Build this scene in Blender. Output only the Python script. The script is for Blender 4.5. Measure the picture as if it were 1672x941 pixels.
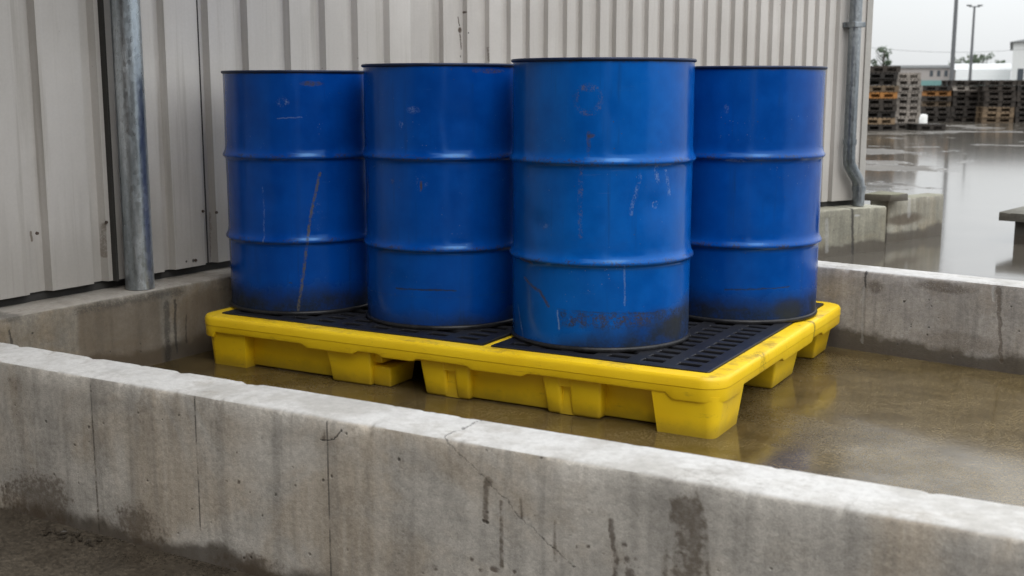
import bpy, bmesh, math, random
import numpy as np
from mathutils import Vector, Matrix, noise as mnoise
random.seed(7)
for o in list(bpy.data.objects): bpy.data.objects.remove(o)
SC = bpy.context.scene
COL = SC.collection
R = math.radians

# ------------------------------------------------------------------ camera
CAM_Z, FPX, CX, CY, HORIZON = 0.97, 1937.0, 836.0, 470.5, 140.0
PITCH = math.atan((CY - HORIZON) / FPX)
cam = bpy.data.cameras.new('camera'); camo = bpy.data.objects.new('camera', cam); COL.objects.link(camo)
camo.location = (0, 0, CAM_Z); camo.rotation_euler = (R(90) - PITCH, 0, 0)
cam.sensor_width = 36; cam.lens = 36 * FPX / 1672.0
cam.clip_start = 0.05; cam.clip_end = 4000
cam.dof.use_dof = True; cam.dof.focus_distance = 3.75; cam.dof.aperture_fstop = 5.6
SC.camera = camo

# ------------------------------------------------------------------ world and sun
SUN_EL, SUN_AZ = 52.0, 160.0          # azimuth: direction the light comes from, clockwise from +Y
W = bpy.data.worlds.new('World'); SC.world = W; W.use_nodes = True
wn = W.node_tree; wn.nodes.clear()
wo = wn.nodes.new('ShaderNodeOutputWorld'); bg = wn.nodes.new('ShaderNodeBackground')
sky = wn.nodes.new('ShaderNodeTexSky'); sky.sky_type = 'NISHITA'; sky.sun_disc = False
sky.sun_elevation = R(SUN_EL); sky.sun_rotation = R(SUN_AZ); sky.air_density = 1.0; sky.dust_density = 3.0
tc = wn.nodes.new('ShaderNodeTexCoord'); sp = wn.nodes.new('ShaderNodeSeparateXYZ')
wn.links.new(tc.outputs['Generated'], sp.inputs[0])
mr = wn.nodes.new('ShaderNodeMapRange'); mr.inputs['From Min'].default_value = 0; mr.inputs['From Max'].default_value = 1
mr.inputs['To Min'].default_value = 5.6; mr.inputs['To Max'].default_value = 21.0
wn.links.new(sp.outputs['Z'], mr.inputs['Value'])
cn = wn.nodes.new('ShaderNodeTexNoise'); cn.inputs['Scale'].default_value = 3.0; cn.inputs['Detail'].default_value = 5
wn.links.new(tc.outputs['Generated'], cn.inputs['Vector'])
cm = wn.nodes.new('ShaderNodeMapRange'); cm.inputs['From Min'].default_value = .3; cm.inputs['From Max'].default_value = .7
cm.inputs['To Min'].default_value = .93; cm.inputs['To Max'].default_value = 1.05
wn.links.new(cn.outputs['Fac'], cm.inputs['Value'])
mu = wn.nodes.new('ShaderNodeMath'); mu.operation = 'MULTIPLY'
wn.links.new(mr.outputs[0], mu.inputs[0]); wn.links.new(cm.outputs[0], mu.inputs[1])
cl = wn.nodes.new('ShaderNodeVectorMath'); cl.operation = 'SCALE'; cl.inputs[0].default_value = (.975, 1.0, 1.015)
wn.links.new(mu.outputs[0], cl.inputs['Scale'])
mx = wn.nodes.new('ShaderNodeMix'); mx.data_type = 'RGBA'; mx.inputs['Factor'].default_value = .9
wn.links.new(sky.outputs[0], mx.inputs[6]); wn.links.new(cl.outputs[0], mx.inputs[7])
wn.links.new(mx.outputs[2], bg.inputs['Color']); bg.inputs['Strength'].default_value = .1
wn.links.new(bg.outputs[0], wo.inputs[0])
sl = bpy.data.lights.new('sun', 'SUN'); sl.energy = 0.6; sl.angle = R(25); sl.color = (1, .97, .93)
so = bpy.data.objects.new('sun', sl); COL.objects.link(so)
_d = Vector((math.sin(R(SUN_AZ)) * math.cos(R(SUN_EL)), math.cos(R(SUN_AZ)) * math.cos(R(SUN_EL)), math.sin(R(SUN_EL))))
so.rotation_euler = _d.to_track_quat('Z', 'Y').to_euler(); so.location = _d * 30
SC.view_settings.view_transform = 'Standard'; SC.view_settings.look = 'None'
SC.view_settings.exposure = 0.62; SC.view_settings.gamma = 1.0; SC.view_settings.use_curve_mapping = False
SC.cycles.max_bounces = 8

# ------------------------------------------------------------------ surveying helpers (photo pixel -> point on a real plane)
def ray(x, y):
    d = Vector(((x - CX) / FPX, 1.0, -(y - CY) / FPX)); c, s = math.cos(PITCH), math.sin(PITCH)
    return Vector((d.x, d.y * c + d.z * s, -d.y * s + d.z * c))
CAMP = Vector((0, 0, CAM_Z))
def at(x, y, z=0.0):
    r = ray(x, y); return CAMP + r * ((z - CAM_Z) / r.z)
def at_depth(x, y, Y):
    r = ray(x, y); return CAMP + r * (Y / r.y)
class Frame:
    """upright frame: origin, x axis along a wall, y axis = x turned left, z up"""
    def __init__(s, o, d):
        s.o = Vector((o[0], o[1], 0)); s.d = Vector((d[0], d[1], 0)).normalized(); s.n = Vector((-s.d.y, s.d.x, 0))
        s.ang = math.atan2(s.d.y, s.d.x)
    def w(s, x, y, z=0): return s.o + s.d * x + s.n * y + Vector((0, 0, z))
    def l(s, p):
        q = Vector(p) - s.o; return Vector((q.dot(s.d), q.dot(s.n), q.z))
    def hit(s, px, py, off=0.0):            # where the view ray meets the plane y = off
        r = ray(px, py); t = (off - (CAMP - s.o).dot(s.n)) / r.dot(s.n); return s.l(CAMP + r * t)
def isect(p, d, q, e):
    den = d.x * e.y - d.y * e.x; t = ((q.x - p.x) * e.y - (q.y - p.y) * e.x) / den; return p + d * t

# ------------------------------------------------------------------ objects
def tag(o, label=None, cat=None, group=None, kind=None):
    for k, v in (('label', label), ('category', cat), ('group', group), ('kind', kind)):
        if v: o[k] = v
    return o
def empty(name, loc=(0, 0, 0), rz=0.0):
    o = bpy.data.objects.new(name, None); o.location = loc; o.rotation_euler = (0, 0, rz); o.empty_display_size = .1
    COL.objects.link(o); return o
def link(name, bm, mat, parent=None, smooth=None, frame=None):
    me = bpy.data.meshes.new(name); bmesh.ops.recalc_face_normals(bm, faces=bm.faces); bm.to_mesh(me); bm.free()
    if smooth is not None:
        me.shade_smooth(); me.set_sharp_from_angle(angle=R(smooth))
    if mat: me.materials.append(mat)
    o = bpy.data.objects.new(name, me); COL.objects.link(o)
    if parent: o.parent = parent
    if frame: o.location = frame.o; o.rotation_euler = (0, 0, frame.ang)
    return o
def box(bm, x0, x1, y0, y1, z0, z1, bev=0.0, m=None):
    g = bmesh.ops.create_cube(bm, size=1.0)
    bmesh.ops.scale(bm, vec=(x1 - x0, y1 - y0, z1 - z0), verts=g['verts'])
    bmesh.ops.translate(bm, vec=((x0 + x1) / 2, (y0 + y1) / 2, (z0 + z1) / 2), verts=g['verts'])
    if m is not None: bmesh.ops.transform(bm, matrix=m, verts=g['verts'])
    if bev:
        es = {e for v in g['verts'] for e in v.link_edges}
        bmesh.ops.bevel(bm, geom=list(es), offset=bev, segments=2, profile=.6, affect='EDGES')
def taper(bm, x0, x1, y0, y1, z0, z1, ix0, ix1, iy0, iy1, bev=.01):
    """block whose bottom face is pulled in by ix/iy at each side"""
    c = [(x0 + ix0, y0 + iy0, z0), (x1 - ix1, y0 + iy0, z0), (x1 - ix1, y1 - iy1, z0), (x0 + ix0, y1 - iy1, z0),
         (x0, y0, z1), (x1, y0, z1), (x1, y1, z1), (x0, y1, z1)]
    v = [bm.verts.new(p) for p in c]
    fs = [bm.faces.new([v[i] for i in f]) for f in ((3, 2, 1, 0), (4, 5, 6, 7), (0, 1, 5, 4), (1, 2, 6, 5), (2, 3, 7, 6), (3, 0, 4, 7))]
    if bev:
        es = {e for f in fs for e in f.edges}
        bmesh.ops.bevel(bm, geom=list(es), offset=bev, segments=3, profile=.5, affect='EDGES')
DENTS = {1.0: [(-.5, .42, .05, .004), (.35, .72, .045, .0035), (.1, .14, .06, .003)], 4.0: [(.2, .69, .07, .004), (-.6, .15, .05, .004), (.5, .40, .04, .003)],
         7.0: [(-.75, .38, .05, .004), (.6, .43, .06, .004), (.25, .74, .07, .003), (-.35, .17, .05, .003)], 10.0: [(-.3, .72, .06, .004), (.35, .40, .05, .003)]}
def lathe(bm, prof, n=96, closed=False, wob=0.0, seed=0.0):
    rings = []
    for (r, z) in prof:
        ring = []
        for i in range(n):
            a = 2 * math.pi * i / n; rr = r
            if wob:
                rr += wob * mnoise.noise(Vector((math.cos(a) * 1.6 + seed, math.sin(a) * 1.6, z * 4.0)))
                for da, dz, dr, dd in DENTS.get(seed, ()):
                    e = (a + math.pi / 2 + math.pi) % (2 * math.pi) - math.pi - da
                    rr -= dd * math.exp(-((e * r / dr) ** 2 + ((z - dz) / (dr * .8)) ** 2))
            ring.append(bm.verts.new((rr * math.cos(a), rr * math.sin(a), z)))
        rings.append(ring)
    for k in range(len(rings) - 1 + (1 if closed else 0)):
        A, B = rings[k], rings[(k + 1) % len(rings)]
        for i in range(n): bm.faces.new((A[i], A[(i + 1) % n], B[(i + 1) % n], B[i]))
    return rings
def tube(bm, pts, r, n=20, cap=True):
    pts = [Vector(p) for p in pts]; rings = []
    for i, p in enumerate(pts):
        t = (pts[min(i + 1, len(pts) - 1)] - pts[max(i - 1, 0)]).normalized()
        a = t.orthogonal().normalized() if i == 0 else (a - t * a.dot(t)).normalized()
        b = t.cross(a); rr = r[i] if isinstance(r, (list, tuple)) else r
        rings.append([bm.verts.new(p + (a * math.cos(2 * math.pi * k / n) + b * math.sin(2 * math.pi * k / n)) * rr) for k in range(n)])
    for A, B in zip(rings, rings[1:]):
        for k in range(n): bm.faces.new((A[k], A[(k + 1) % n], B[(k + 1) % n], B[k]))
    if cap: bm.faces.new(rings[0][::-1]); bm.faces.new(rings[-1])

# ------------------------------------------------------------------ shader mini language
class V:
    def __init__(s, g, k): s.g, s.k = g, k
    def __add__(s, o): return s.g.m('ADD', s, o)
    def __radd__(s, o): return s.g.m('ADD', o, s)
    def __sub__(s, o): return s.g.m('SUBTRACT', s, o)
    def __rsub__(s, o): return s.g.m('SUBTRACT', o, s)
    def __mul__(s, o): return s.g.m('MULTIPLY', s, o)
    __rmul__ = __mul__
    def __truediv__(s, o): return s.g.m('DIVIDE', s, o)
class G:
    def __init__(g, name):
        g.mat = bpy.data.materials.new(name); g.mat.use_nodes = True; g.nt = g.mat.node_tree; g.nt.nodes.clear()
        g.out = g.new('OutputMaterial'); g.b = g.new('BsdfPrincipled'); g.nt.links.new(g.b.outputs[0], g.out.inputs[0])
        g.tc = g.new('TexCoord'); g.obj = V(g, g.tc.outputs['Object'])
        s = g.new('SeparateXYZ'); g.put(s.inputs[0], g.obj)
        g.x, g.y, g.z = (V(g, s.outputs[i]) for i in range(3))
        ge = g.new('NewGeometry'); s2 = g.new('SeparateXYZ'); g.nt.links.new(ge.outputs['Normal'], s2.inputs[0]); g.nz = V(g, s2.outputs[2])
    def new(g, t): return g.nt.nodes.new('ShaderNode' + t)
    def put(g, sock, v):
        if isinstance(v, V): g.nt.links.new(v.k, sock)
        elif isinstance(v, (tuple, list)) and sock.type == 'RGBA': sock.default_value = tuple(v[:3]) + (1,)
        else: sock.default_value = v
    def m(g, op, a, b=None, clamp=False):
        n = g.new('Math'); n.operation = op; n.use_clamp = clamp; g.put(n.inputs[0], a)
        if b is not None: g.put(n.inputs[1], b)
        return V(g, n.outputs[0])
    def mx(g, a, b): return g.m('MAXIMUM', a, b)
    def mn(g, a, b): return g.m('MINIMUM', a, b)
    def vm(g, op, a, b=None, out=0):
        n = g.new('VectorMath'); n.operation = op; g.put(n.inputs[0], a)
        if b is not None: g.put(n.inputs['Scale'] if op == 'SCALE' else n.inputs[1], b)
        return V(g, n.outputs[out])
    def vec(g, x, y, z=0.0):
        n = g.new('CombineXYZ')
        for i, q in enumerate((x, y, z)): g.put(n.inputs[i], q)
        return V(g, n.outputs[0])
    def noise(g, v, scale, detail=4, rough=.6, dist=0.0, col=False):
        n = g.new('TexNoise'); g.put(n.inputs['Vector'], v); n.inputs['Scale'].default_value = scale
        n.inputs['Detail'].default_value = detail; n.inputs['Roughness'].default_value = rough; n.inputs['Distortion'].default_value = dist
        return V(g, n.outputs['Color' if col else 'Fac'])
    def voro(g, v, scale, out='Distance'):
        n = g.new('TexVoronoi'); g.put(n.inputs['Vector'], v); n.inputs['Scale'].default_value = scale
        return V(g, n.outputs[out])
    def st(g, e0, e1, x, lo=0.0, hi=1.0):
        n = g.new('MapRange'); n.interpolation_type = 'SMOOTHSTEP'; g.put(n.inputs[0], x)
        if e0 > e1: e0, e1, lo, hi = e1, e0, hi, lo
        for i, q in enumerate((e0, e1, lo, hi)): g.put(n.inputs[i + 1], q)
        return V(g, n.outputs[0])
    def mix(g, f, a, b):
        n = g.new('Mix'); n.data_type = 'RGBA'; g.put(n.inputs[0], f); g.put(n.inputs[6], a); g.put(n.inputs[7], b)
        return V(g, n.outputs[2])
    def hsv(g, c, v=1.0, s=1.0):
        n = g.new('HueSaturation'); g.put(n.inputs['Color'], c); g.put(n.inputs['Value'], v); g.put(n.inputs['Saturation'], s)
        return V(g, n.outputs[0])
    def seg(g, p, a, b):
        A = Vector((a[0], a[1], 0)); B = Vector((b[0], b[1], 0)) - A; L = max(B.length_squared, 1e-9)
        pa = g.vm('SUBTRACT', p, tuple(A)); h = g.m('MULTIPLY', g.vm('DOT_PRODUCT', pa, tuple(B), 1), 1 / L, clamp=True)
        bh = g.vm('SCALE', tuple(B), h); return g.vm('LENGTH', g.vm('SUBTRACT', pa, bh), None, 1)
    def fin(g, col, rough, bump=None, bstr=.3, bdist=.003, metal=0.0, spec=.5, coat=0.0):
        g.put(g.b.inputs['Base Color'], col); g.put(g.b.inputs['Roughness'], rough); g.put(g.b.inputs['Metallic'], metal)
        g.put(g.b.inputs['Specular IOR Level'], spec); g.put(g.b.inputs['Coat Weight'], coat)
        if bump is not None:
            n = g.new('Bump'); n.inputs['Strength'].default_value = bstr; n.inputs['Distance'].default_value = bdist
            g.put(n.inputs['Height'], bump); g.nt.links.new(n.outputs[0], g.b.inputs['Normal'])
        return g.mat
MARKCOL = {'grime': (.105, .090, .066), 'rust': (.062, .040, .027), 'dark': (.022, .02, .018), 'light': (.22, .30, .46), 'pale': (.42, .42, .41), 'crack': (.03, .027, .024),
           'damp': (.080, .058, .038), 'brown': (.12, .09, .06)}
def marks(g, col, s, z, ml, warp=.006, wscale=30.0):
    """stains, scratches and cracks with a shape of their own, in surface metres (s, z); returns the new colour and the union mask"""
    p0 = g.vec(s, z, 0.0)
    nv = g.vm('SUBTRACT', g.noise(g.obj, wscale, 6, .8, col=True), (.5, .5, .5))
    wv = g.vm('MULTIPLY', nv, (warp * 3.2, warp * 3.2, 0.0)); p = g.vm('ADD', p0, wv)
    fine = g.noise(g.obj, 210.0, 3, .8); mid = g.noise(g.obj, 45.0, 5, .75)
    allm = None
    for k in ml:
        t, c = k[0], k[1]
        if t == 'line':                       # points, width, strength, breakup
            pts, w, a, br = k[2], k[3], k[4], k[5]
            d = None
            for q, r in zip(pts, pts[1:]):
                e = g.seg(p, q, r); d = e if d is None else g.mn(d, e)
            m = g.st(w, w * .35, d)
        elif t == 'spot':                     # s, z, rs, rz
            (cs, cz), rs, rz, a, br = k[2], k[3], k[4], k[5], k[6]
            q = g.vm('MULTIPLY', g.vm('SUBTRACT', p, (cs, cz, 0)), (1 / rs, 1 / rz, 0)); m = g.st(1.0, .45, g.vm('LENGTH', q, None, 1))
        elif t == 'ring':
            (cs, cz), r, w, a, br = k[2], k[3], k[4], k[5], k[6]
            q = g.vm('SUBTRACT', p, (cs, cz, 0)); m = g.st(w, w * .3, g.m('ABSOLUTE', g.vm('LENGTH', q, None, 1) - r))
        elif t == 'rect':                     # s0, s1, z0, z1, soft
            s0, s1, z0, z1, soft, a, br = k[2:9]
            sx = g.new('SeparateXYZ'); g.put(sx.inputs[0], p); ps, pz = V(g, sx.outputs[0]), V(g, sx.outputs[1])
            m = g.st(s0 - soft, s0 + soft, ps) * g.st(s1 + soft, s1 - soft, ps) * g.st(z0 - soft, z0 + soft, pz) * g.st(z1 + soft, z1 - soft, pz)
        if br: m = m * g.st(br - .07, br + .09, mid * .5 + fine * .5)
        m = m * a
        col = g.mix(m, col, MARKCOL[c]); allm = m if allm is None else g.mx(allm, m)
    return col, (allm if allm is not None else 0.0)

# ------------------------------------------------------------------ materials
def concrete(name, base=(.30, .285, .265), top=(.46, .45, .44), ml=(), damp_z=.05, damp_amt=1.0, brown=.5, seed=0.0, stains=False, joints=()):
    g = G(name); P = g.vm('ADD', g.obj, (seed, seed * 1.7, 0))
    big = g.noise(P, 2.2, 5, .6); mid = g.noise(P, 9.0, 6, .65); fine = g.noise(P, 70.0, 5, .7); grit = g.noise(P, 320.0, 2, .6)
    streak = g.noise(g.vm('MULTIPLY', P, (26.0, 26.0, 1.6)), 1.0, 4, .6)
    c = g.mix(g.st(.36, .66, big * .6 + mid * .4), tuple(v * .68 for v in base), tuple(v * 1.16 for v in base))
    c = g.mix(g.st(.44, .64, g.noise(P, 3.1, 5, .6, .6)) * brown, c, (base[0] * .82, base[1] * .70, base[2] * .55))
    c = g.mix(g.st(.48, .68, streak) * .42, c, tuple(v * .5 for v in base))
    c = g.mix(g.st(.52, .3, streak) * .3, c, tuple(v * 1.3 for v in base))
    c = g.hsv(c, g.st(.25, .75, fine * .6 + grit * .4, .70, 1.26))
    spk = g.st(.20, .08, g.voro(P, 95.0)) * g.st(.50, .60, g.noise(P, 7.0, 4, .7)); c = g.mix(spk * .55, c, tuple(v * .3 for v in base))
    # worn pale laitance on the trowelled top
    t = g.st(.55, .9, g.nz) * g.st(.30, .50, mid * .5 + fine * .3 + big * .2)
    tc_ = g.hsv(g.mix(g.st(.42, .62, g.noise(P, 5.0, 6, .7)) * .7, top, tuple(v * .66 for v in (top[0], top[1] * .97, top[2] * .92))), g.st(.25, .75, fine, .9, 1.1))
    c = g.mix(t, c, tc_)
    # bug holes
    vo = g.voro(g.vm('ADD', P, g.vm('SCALE', g.noise(P, 40.0, 2, .5, col=True), .01)), 36.0)
    hole = g.st(.18, .08, vo) * g.st(.545, .63, g.noise(P, 14.0, 3, .6)) * g.st(.6, .3, g.nz)
    c = g.mix(hole * .8, c, (.035, .03, .026))
    # damp foot of the wall
    dz = g.z + (g.noise(P, 3.2, 6, .65) - .5) * .22
    damp = g.st(damp_z + .02, damp_z - .015, dz) * g.st(.6, .3, g.nz) * damp_amt
    c = g.mix(damp * .85, c, (.07, .058, .045))
    for jx in joints:
        d = g.m('ABSOLUTE', g.x - jx + (mid - .5) * .004 + g.z * .0)
        c = g.mix(g.st(.0030, .0008, d) * g.st(.6, .3, g.nz) * g.st(.40, .52, g.noise(g.vec(0.0, jx, g.z), 9.0, 4, .7) * .7 + fine * .3) * .85, c, (.04, .036, .031))
        c = g.mix(g.st(.022, .004, d) * g.st(.45, .65, g.noise(P, 11.0, 4, .7)) * .3, c, tuple(v * .45 for v in base))
    sm_ = None
    if stains:                                # stain maps stored on the wall's mesh, edges broken up by noise
        for nm, cn_, lo in (('stain_damp', 'damp', .10), ('stain_rust', 'rust', .12), ('stain_pale', 'pale', .2)):
            a = g.new('Attribute'); a.attribute_name = nm; v = V(g, a.outputs['Fac'])
            k = g.st(.30, .85, v + (fine * .5 + mid * .5 - .5) * 3.4) * g.st(.02, lo + .35, v) * g.st(.3, .62, fine, .6, 1.0)
            c = g.mix(k * (.5 if cn_ == 'pale' else .8), c, MARKCOL[cn_])
            if cn_ == 'rust': sm_ = k
    c, mm = marks(g, c, g.x, g.z, ml, .011, 20.0)
    if sm_ is not None: mm = g.mx(mm, sm_ * .6)
    h = fine * .5 + grit * .25 + mid * .9 - hole * 1.2 - mm * .8
    return g.fin(c, g.mx(.3, .82 - damp * .45 + (fine - .5) * .2), h, .55, .004)

def drum_mat(name, ml, tint=(.0035, .050, .27), grime=.07, side=0.0, seed=0.0):
    g = G(name); P = g.vm('ADD', g.obj, (seed, seed, seed))
    r = .28; s = g.m('ARCTAN2', g.x, g.y * -1.0) * r
    big = g.noise(P, 3.0, 4, .6); mid = g.noise(P, 14.0, 5, .65); fine = g.noise(P, 120.0, 3, .7)
    c = g.mix(g.st(.35, .65, big * .6 + mid * .4), tuple(v * .84 for v in tint), (tint[0] * 1.4, tint[1] * 1.22, tint[2] * 1.12))
    haze_ = g.st(.5, .75, g.noise(g.vm('MULTIPLY', P, (7, 7, 1.2)), 1.0, 5, .65)) * .35
    c = g.mix(haze_, c, (tint[0] + .005, tint[1] * 1.35 + .006, tint[2] * 1.12))
    # small chips and specks
    vo = g.voro(P, 75.0); chip = g.st(.15, .06, vo) * g.st(.56, .66, g.noise(P, 9.0, 3, .6))
    c = g.mix(chip * .7, c, (.16, .22, .34))
    chip2 = g.st(.12, .05, g.voro(g.vm('ADD', P, (3.3, 1.1, 0)), 48.0)) * g.st(.56, .64, g.noise(g.vm('ADD', P, (5, 0, 0)), 6.0, 3, .6))
    c = g.mix(chip2 * .8, c, (.05, .035, .028))
    # rain-washed dirt runs and fine rubbing scratches
    runs = g.st(.54, .74, g.noise(g.vm('MULTIPLY', P, (38, 38, 1.6)), 1.0, 5, .7)) * g.st(.42, .6, mid * .5 + big * .5); c = g.mix(runs * .4, c, (.010, .022, .055))
    rub = g.st(.62, .72, g.noise(g.vm('MULTIPLY', P, (10, 10, 160)), 1.0, 3, .7)) * g.st(.55, .68, g.noise(g.vm('ADD', P, (2, 7, 1)), 5.0, 4, .65)); c = g.mix(rub * .35, c, (.05, .13, .36))
    # worn crests of the hoops and chimes
    worn = None
    for hz in (.268, .568, .005, .868):
        q = g.st(.016, .004, g.m('ABSOLUTE', g.z - hz)); worn = q if worn is None else g.mx(worn, q)
    worn = worn * g.st(.48, .62, fine * .5 + mid * .5)
    c = g.mix(worn * .75, c, (.045, .036, .032))
    # splash dirt at the foot
    foot = g.st(grime + .05, grime - .05, g.z + (g.noise(P, 8.0, 5, .65) - .5) * .10 - g.m('MULTIPLY', s, side))
    foot = g.m('MULTIPLY', foot, g.st(.28, .6, mid * .6 + fine * .4, .55, .97))
    c = g.mix(foot, c, (.013, .012, .012))
    c, mm = marks(g, c, s, g.z, ml, .006, 26.0)
    rough = g.m('ADD', g.st(.3, .7, mid, .13, .25), g.mx(g.mx(foot, mm), chip2) * .4, clamp=True)
    g.put(g.b.inputs['Specular Tint'], (.30, .62, 1.0))
    return g.fin(c, rough, big * 2.0 + mid * .35 + fine * .06 - mm * .25, .22, .004, spec=.5)

def simple(name, col, rough=.6, metal=0.0, var=.2, scale=8.0, bump=0.0, spec=.5):
    g = G(name); n = g.noise(g.obj, scale, 5, .65); f = g.noise(g.obj, scale * 9, 3, .65)
    c = g.hsv(col, g.st(.25, .75, n * .6 + f * .4, 1 - var, 1 + var))
    return g.fin(c, g.m('ADD', (n - .5) * .25, rough, clamp=True), (n * .6 + f * .4) if bump else None, bump, .003, metal, spec)

def yellow_mat():
    g = G('moulded_yellow_plastic'); P = g.obj
    big = g.noise(P, 3.0, 4, .6); mid = g.noise(P, 18.0, 5, .65); fine = g.noise(P, 260.0, 2, .6)
    c = g.mix(g.st(.35, .65, big), (.82, .53, .005), (.88, .60, .010))
    scuff = g.st(.58, .72, g.noise(g.vm('MULTIPLY', P, (3, 12, 12)), 4.0, 6, .75)) * .5
    c = g.mix(scuff, c, (.34, .20, .02))
    scr = g.st(.64, .70, g.noise(g.vm('MULTIPLY', P, (5, 5, 70)), 2.0, 4, .7)) * g.st(.5, .62, g.noise(P, 4.0, 3, .6)); c = g.mix(scr * .55, c, (.16, .11, .03))
    grim = g.st(.50, .66, g.noise(P, 7.0, 6, .75)) * g.st(.5, .95, g.nz) * .65; c = g.mix(grim, c, (.30, .19, .03))
    dirt = g.st(.045, -.015, g.z + (mid - .5) * .05) * .55
    c = g.mix(dirt, c, (.16, .105, .02))
    spk = g.st(.11, .05, g.voro(P, 60.0)) * g.st(.6, .66, g.noise(P, 11.0, 2, .5))
    c = g.mix(spk * .6, c, (.12, .08, .02))
    ml = [('spot', 'dark', (RIM_SCUFF.x, RIM_SCUFF.y), .022, .05, .75, .5), ('spot', 'dark', (RIM_DRIP.x, RIM_DRIP.y), .04, .016, .8, .45)]
    c, mm = marks(g, c, g.x, g.y, ml, .006, 40.0)
    return g.fin(c, g.m('ADD', g.st(.3, .7, mid, .33, .5), dirt * .3, clamp=True), mid * .5 + fine * .3, .12, .003)

def clad_mat(name, FR_, mine):
    g = G(name); P = g.obj
    st1 = g.noise(g.vm('MULTIPLY', P, (16.0, 16.0, .7)), 1.0, 5, .65); st2 = g.noise(g.vm('MULTIPLY', P, (60.0, 60.0, 1.6)), 1.0, 4, .6)
    big = g.noise(P, 1.3, 4, .6); fine = g.noise(P, 90.0, 4, .7)
    c = g.mix(g.st(.35, .65, big), (.47, .445, .415), (.55, .525, .495))
    c = g.mix(g.st(.52, .72, st1) * .45, c, (.27, .245, .21))
    c = g.mix(g.st(.56, .74, st2) * .22, c, (.25, .225, .19))
    c = g.mix(g.st(.48, .3, st2) * .2, c, (.56, .54, .51))
    low = g.st(.62, .33, g.z + (st1 - .5) * .5); c = g.mix(low * .4, c, (.24, .22, .19))
    spk = g.st(.10, .04, g.voro(P, 30.0)) * g.st(.62, .68, g.noise(P, 5.0, 2, .5)); c = g.mix(spk * .8, c, (.06, .045, .035))
    c = g.hsv(c, g.st(.25, .75, fine, .97, 1.03))
    k = lambda x, y: (lambda q: (q.x, q.z, x))(FR_.hit(x, y))
    ml = [('line', 'rust', [k(752, 28), k(754.5, 42)], .004, .9, 0), ('spot', 'rust', k(755, 49), .013, .018, .95, .36),
          ('line', 'rust', [k(755, 52), k(757.5, 80)], .005, .8, .42), ('spot', 'rust', k(761, 20), .008, .008, .9, 0), ('spot', 'dark', k(764.5, 54), .005, .005, .9, 0),
          ('spot', 'dark', k(756, 92), .004, .008, .8, 0), ('line', 'rust', [k(798, 78), k(798.5, 100)], .003, .7, .45),
          ('line', 'brown', [k(59, 380), k(61, 394)], .006, .8, .35), ('line', 'brown', [k(172, 366), k(174, 420)], .006, .6, .45),
          ('spot', 'dark', k(304, 427), .006, .006, .9, 0), ('spot', 'dark', k(315, 426), .007, .009, .9, 0), ('line', 'brown', [k(350, 348), k(352, 420)], .004, .5, .45)]
    ml = [m for m in ml if mine((m[2][0] if m[0] == 'line' else m[2])[2])]
    ml = [(m[0], m[1], [q[:2] for q in m[2]] if m[0] == 'line' else m[2][:2]) + m[3:] for m in ml]
    c, mm = marks(g, c, g.x, g.z, ml, .004, 40.0)
    return g.fin(c, g.m('ADD', g.st(.3, .7, st1, .42, .58), mm * .3, clamp=True), st1 * .3 + big * 1.5 + fine * .1, .25, .004)

def galv(name, dark=1.0):
    g = G(name); P = g.obj
    v = g.voro(g.vm('MULTIPLY', P, (1, 1, .6)), 90.0, 'Color'); sx = g.new('SeparateXYZ'); g.put(sx.inputs[0], v); sp_ = V(g, sx.outputs[0])
    n = g.noise(g.vm('MULTIPLY', P, (9, 9, 1.2)), 1.0, 6, .7); f = g.noise(P, 130.0, 4, .7)
    c = g.mix(g.st(.4, .65, n), tuple(q * dark for q in (.30, .34, .37)), tuple(q * dark for q in (.58, .62, .65)))
    c = g.hsv(c, sp_ * .25 + .85); c = g.mix(g.st(.56, .7, f) * .5, c, (.20, .21, .21))
    return g.fin(c, g.m('ADD', g.st(.3, .7, n, .24, .40), sp_ * .10, clamp=True), f * .4 + n, .25, .002, .95)

def floor_mat():
    g = G('wet_basin_floor'); P = g.obj
    big = g.noise(P, 1.1, 5, .6); mid = g.noise(P, 6.0, 6, .65); fine = g.noise(P, 90.0, 4, .75); grit = g.noise(P, 300.0, 2, .7)
    c = g.mix(g.st(.35, .65, big * .5 + mid * .5), (.062, .043, .016), (.120, .088, .040))
    c = g.mix(g.st(.55, .75, g.noise(P, 2.3, 5, .6)) * .5, c, (.040, .031, .018))
    sx = g.new('SeparateXYZ'); g.put(sx.inputs[0], g.voro(P, 230.0, 'Color')); cell = V(g, sx.outputs[0])
    c = g.hsv(c, g.st(.22, .78, fine, .8, 1.22) * g.st(0, 1, cell, .70, 1.34))
    c = g.mix(g.st(.58, .68, grit) * g.st(.38, .55, mid) * .45, c, (.30, .24, .15)); c = g.mix(g.st(.42, .34, grit) * .35, c, (.03, .02, .009))
    wet = g.st(.38, .52, g.noise(P, .9, 4, .6, .4) + (mid - .5) * .18)
    rough = g.m('ADD', g.st(0, 1, wet, .30, .12), ((fine - .5) * .18 + (cell - .5) * .22) * (1.0 - wet * .8), clamp=True)
    return g.fin(c, g.mx(.06, rough), (fine * .5 + cell * .8) * (1.0 - wet * .8) + mid * .25, .3, .003, spec=.5)

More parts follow.
